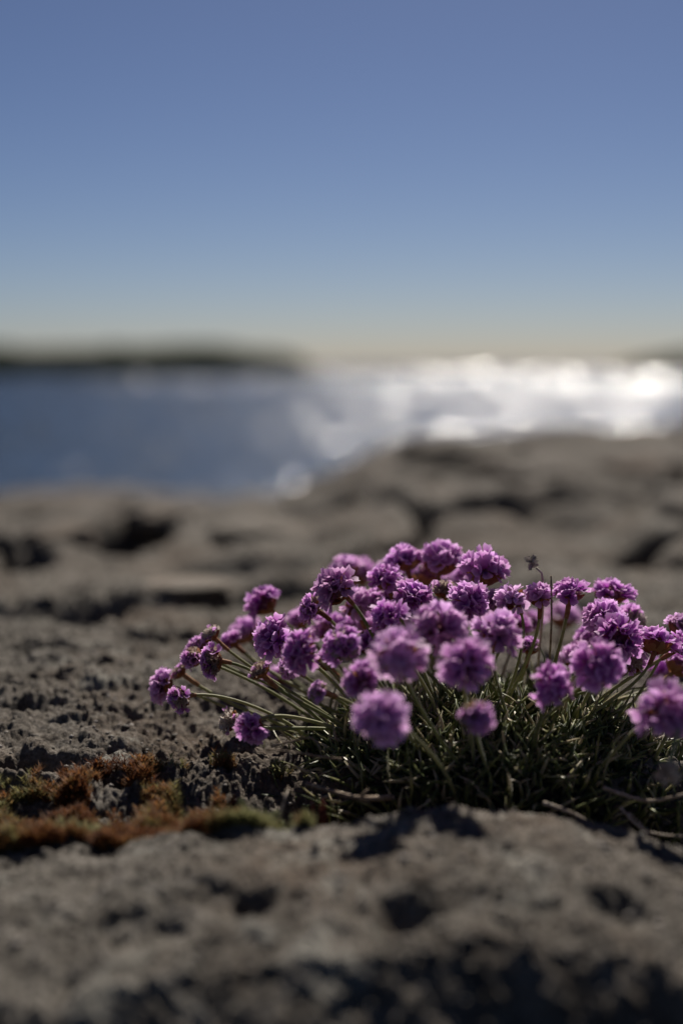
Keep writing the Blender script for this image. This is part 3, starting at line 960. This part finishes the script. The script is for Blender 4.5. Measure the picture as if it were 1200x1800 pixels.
twig('forked pale twig lying across the dark crevice', [(690, 1402, .66), (636, 1404, .645), (600, 1396, .65), (538, 1378, .665)], .0013, None, [(632, 1404, .645), (642, 1394, .645), (647, 1388, .645)])
twig('long thin straw lying level across the leaf mat', [(600, 1335, .665), (560, 1330, .662), (515, 1322, .66), (470, 1318, .67)], .0007)
twig('thin bent straw sticking up from moss beside the crevice', [(478, 1470, .63), (490, 1440, .635), (502, 1402, .64), (506, 1390, .645)], .0007)
twig('pale straw bent over with its tip in the air', [(480, 1312, .685), (520, 1302, .68), (548, 1298, .675), (565, 1320, .67)], .0006)
twig('thick pale rootlet running out sideways under the hanging right flower', [(1060, 1385, .665), (1110, 1402, .655), (1150, 1408, .65), (1220, 1392, .645)], .0011)
twig('long thin curved root trailing over the shaded rock', [(1090, 1420, .65), (1125, 1455, .64), (1165, 1468, .635), (1230, 1470, .63)], .0006)
twig('fine curled root hanging in the dark crevice', [(1105, 1430, .65), (1125, 1448, .645), (1140, 1470, .64), (1160, 1482, .638)], .0004)
twig('brown stalk stub lying along the foot of the cushion', [(955, 1412, .645), (985, 1422, .64), (1010, 1432, .638), (1030, 1442, .635)], .0011)

# ---------------------------------------------------------------- moss and small plants in the left dip
VV, FF, TT = [], [], []
off = 0
def shoot(k):
    rg = random.Random(2000 + k)
    V, F = [], []
    h = rg.uniform(0.002, 0.0055)
    for j in range(9):
        t = (j + 1) / 9
        a = j * 2.4
        ln = 0.0022 * (1.2 - 0.5 * t)
        c = Vector((0, 0, h * t * 0.9))
        d = Vector((math.cos(a), math.sin(a), 0.9)) * ln
        s = Vector((-math.sin(a), math.cos(a), 0)) * 0.00035
        b = len(V)
        V += [c - s, c + s, c + d]
        F.append((b, b + 1, b + 2))
    return np.array([tuple(v) for v in V]), np.array(F)
shoots = [shoot(k) for k in range(12)]
cnt = 0
mx, my, mt = [], [], []
for k in range(36000):
    px_ = rng.uniform(-60, 540); Y = rng.uniform(0.590, 0.72)
    x = (px_ - 600) / FPX * Y
    mx.append(x); my.append(Y)
mx, my = np.array(mx), np.array(my)
dens = 0.45 + 0.55 * fbm(mx * 70, my * 55, 3, 400)
band = sstep(0.592, 0.616, my + 0.010 * fbm(mx * 45, my * 9, 2, 415)) * (1 - sstep(0.655, 0.72, my + 0.02 * fbm(mx * 20, my * 5, 2, 410)))
keep = (dens - 0.35 * (1 - sstep(0.60, 0.625, my)) - 0.9 * sstep(0.62, 0.70, my) * (0.4 + nrg.random(len(mx))) > 0.1) & (band > 0.2) & (mx < -0.012)
mx, my = mx[keep][:20000], my[keep][:20000]
dk = dens[keep][:20000]
mz = height(mx, my)
patch = fbm(mx * 24, my * 24, 3, 420)
green = sstep(-0.07, -0.03, mx) * 0.22
for k in range(len(mx)):
    tv, tf = shoots[k % 12]
    a = rng.uniform(0, 6.28); s = rng.uniform(0.7, 1.3) * (0.6 + 1.3 * min(1.0, max(0.0, dk[k])))
    ca, sa = math.cos(a) * s, math.sin(a) * s
    lx, ly = rng.gauss(0, .35), rng.gauss(0, .35)
    M = np.array([[ca, -sa, lx], [sa, ca, ly], [0, 0, s]])
    VV.append(tv @ M.T + np.array([mx[k], my[k], mz[k] - 0.0008])); FF.append(tf + off); off += len(tv)
    TT.append(np.full(len(tv), 0.16 * patch[k] + green[k] - 0.04 + rng.uniform(-.09, .09)))
mo = link('moss', np_mesh('moss', np.concatenate(VV), np.concatenate(FF), True, {'tone': np.concatenate(TT)}), None, MMOSS)
tag(mo, 'rusty orange and olive moss growing along the dip in the rock', 'moss', kind='stuff')

# pale green rosettes and red stonecrop shoots
def tuft(px, py, Y, wpx, mat, label, seed, name, cat, n=60, up=0.6, group=None):
    rg = random.Random(seed)
    c = pix(px, py, Y)
    Rr = wpx / 2 / FPX * Y
    g = hgt(c.x, c.y)
    root = empty(name, (c.x, c.y, g))
    tag(root, label, cat, group)
    top = max(c.z - g, 0.004)
    V, F = [], []
    for k in range(n):
        d = Vector((rg.gauss(0, 1), rg.gauss(0, 1), abs(rg.gauss(0.5, up)))).normalized()
        a = Vector((d.x * Rr * 0.25, d.y * Rr * 0.25, -0.002))
        e = Vector((d.x * Rr * 0.9, d.y * Rr * 0.9, top * (0.2 + 0.9 * d.z)))
        m_ = (a + e) * 0.5 + Vector((0, 0, .001))
        w = Rr * 0.13
        tube(V, F, [a, m_, a.lerp(e, 0.85), e], [w * .5, w, w * .9, w * .25], 5)
    link('leaves', py_mesh('leaves', V, F), root, mat)
tuft(482, 1430, .635, 52, MPALE, 'pale green moss cushion beside the crevice', 1, 'moss_cushion', 'moss', 90)
tuft(515, 1438, .632, 40, MPALE, 'yellow green moss cushion with a straw sticking through', 2, 'moss_cushion', 'moss', 90)
tuft(425, 1405, .65, 38, MPALE, 'small olive moss cushion below the low withered flower', 3, 'moss_cushion', 'moss', 80)
tuft(548, 1412, .64, 26, MSEDUM, 'thin upright red brown stonecrop shoot in the crevice', 4, 'stonecrop_shoot', 'plant', 30, 1.6)
tuft(567, 1418, .636, 30, MSEDUM, 'stout red brown stonecrop shoot beside a thinner one', 5, 'stonecrop_shoot', 'plant', 36, 1.6)

# ---------------------------------------------------------------- loose grit on the sharp part of the rock
octv = np.array([[1, 0, 0], [0, 1, 0], [-1, 0, 0], [0, -1, 0], [0, 0, 1], [0, 0, -1], [.6, .6, .5], [-.6, .6, .5], [-.6, -.6, .5], [.6, -.6, .5]], float)
octf = np.array([[0, 6, 4], [6, 1, 4], [1, 7, 4], [7, 2, 4], [2, 8, 4], [8, 3, 4], [3, 9, 4], [9, 0, 4], [0, 1, 6], [1, 2, 7], [2, 3, 8], [3, 0, 9], [1, 0, 5], [2, 1, 5], [3, 2, 5], [0, 3, 5]])
N = 8000
gy_ = nrg.uniform(0.44, 1.05, N)
gx_ = nrg.uniform(-0.30, 0.30, N) * gy_
cl = 0.5 + 0.5 * fbm(gx_ * 25, gy_ * 25, 3, 450)
kp = cl > nrg.uniform(0.15, 0.75, N)
gx_, gy_ = gx_[kp], gy_[kp]
gz_ = height(gx_, gy_)
S = np.exp(nrg.normal(math.log(0.0008), 0.40, len(gx_))).clip(0.0004, 0.0026)
jit = nrg.normal(1, 0.16, (len(gx_), len(octv), 3))
aa = nrg.uniform(0, 6.28, len(gx_))
P = octv[None] * jit * S[:, None, None]
P[:, :, 2] *= 0.75
X = P[:, :, 0] * np.cos(aa)[:, None] - P[:, :, 1] * np.sin(aa)[:, None]
Yv = P[:, :, 0] * np.sin(aa)[:, None] + P[:, :, 1] * np.cos(aa)[:, None]
GV = np.stack([X + gx_[:, None], Yv + gy_[:, None], P[:, :, 2] + gz_[:, None] + S[:, None] * 0.15], -1)
GF = octf[None] + (np.arange(len(gx_)) * len(octv))[:, None, None]
tone = np.repeat(nrg.uniform(-0.2, 0.22, len(gx_)), len(octv))
tag(link('grit', np_mesh('grit', GV.reshape(-1, 3), GF.reshape(-1, 3), False, {'tone': tone}), None, MGRIT),
    'loose grey grit and lichen crumbs on the rock', 'grit', kind='stuff')
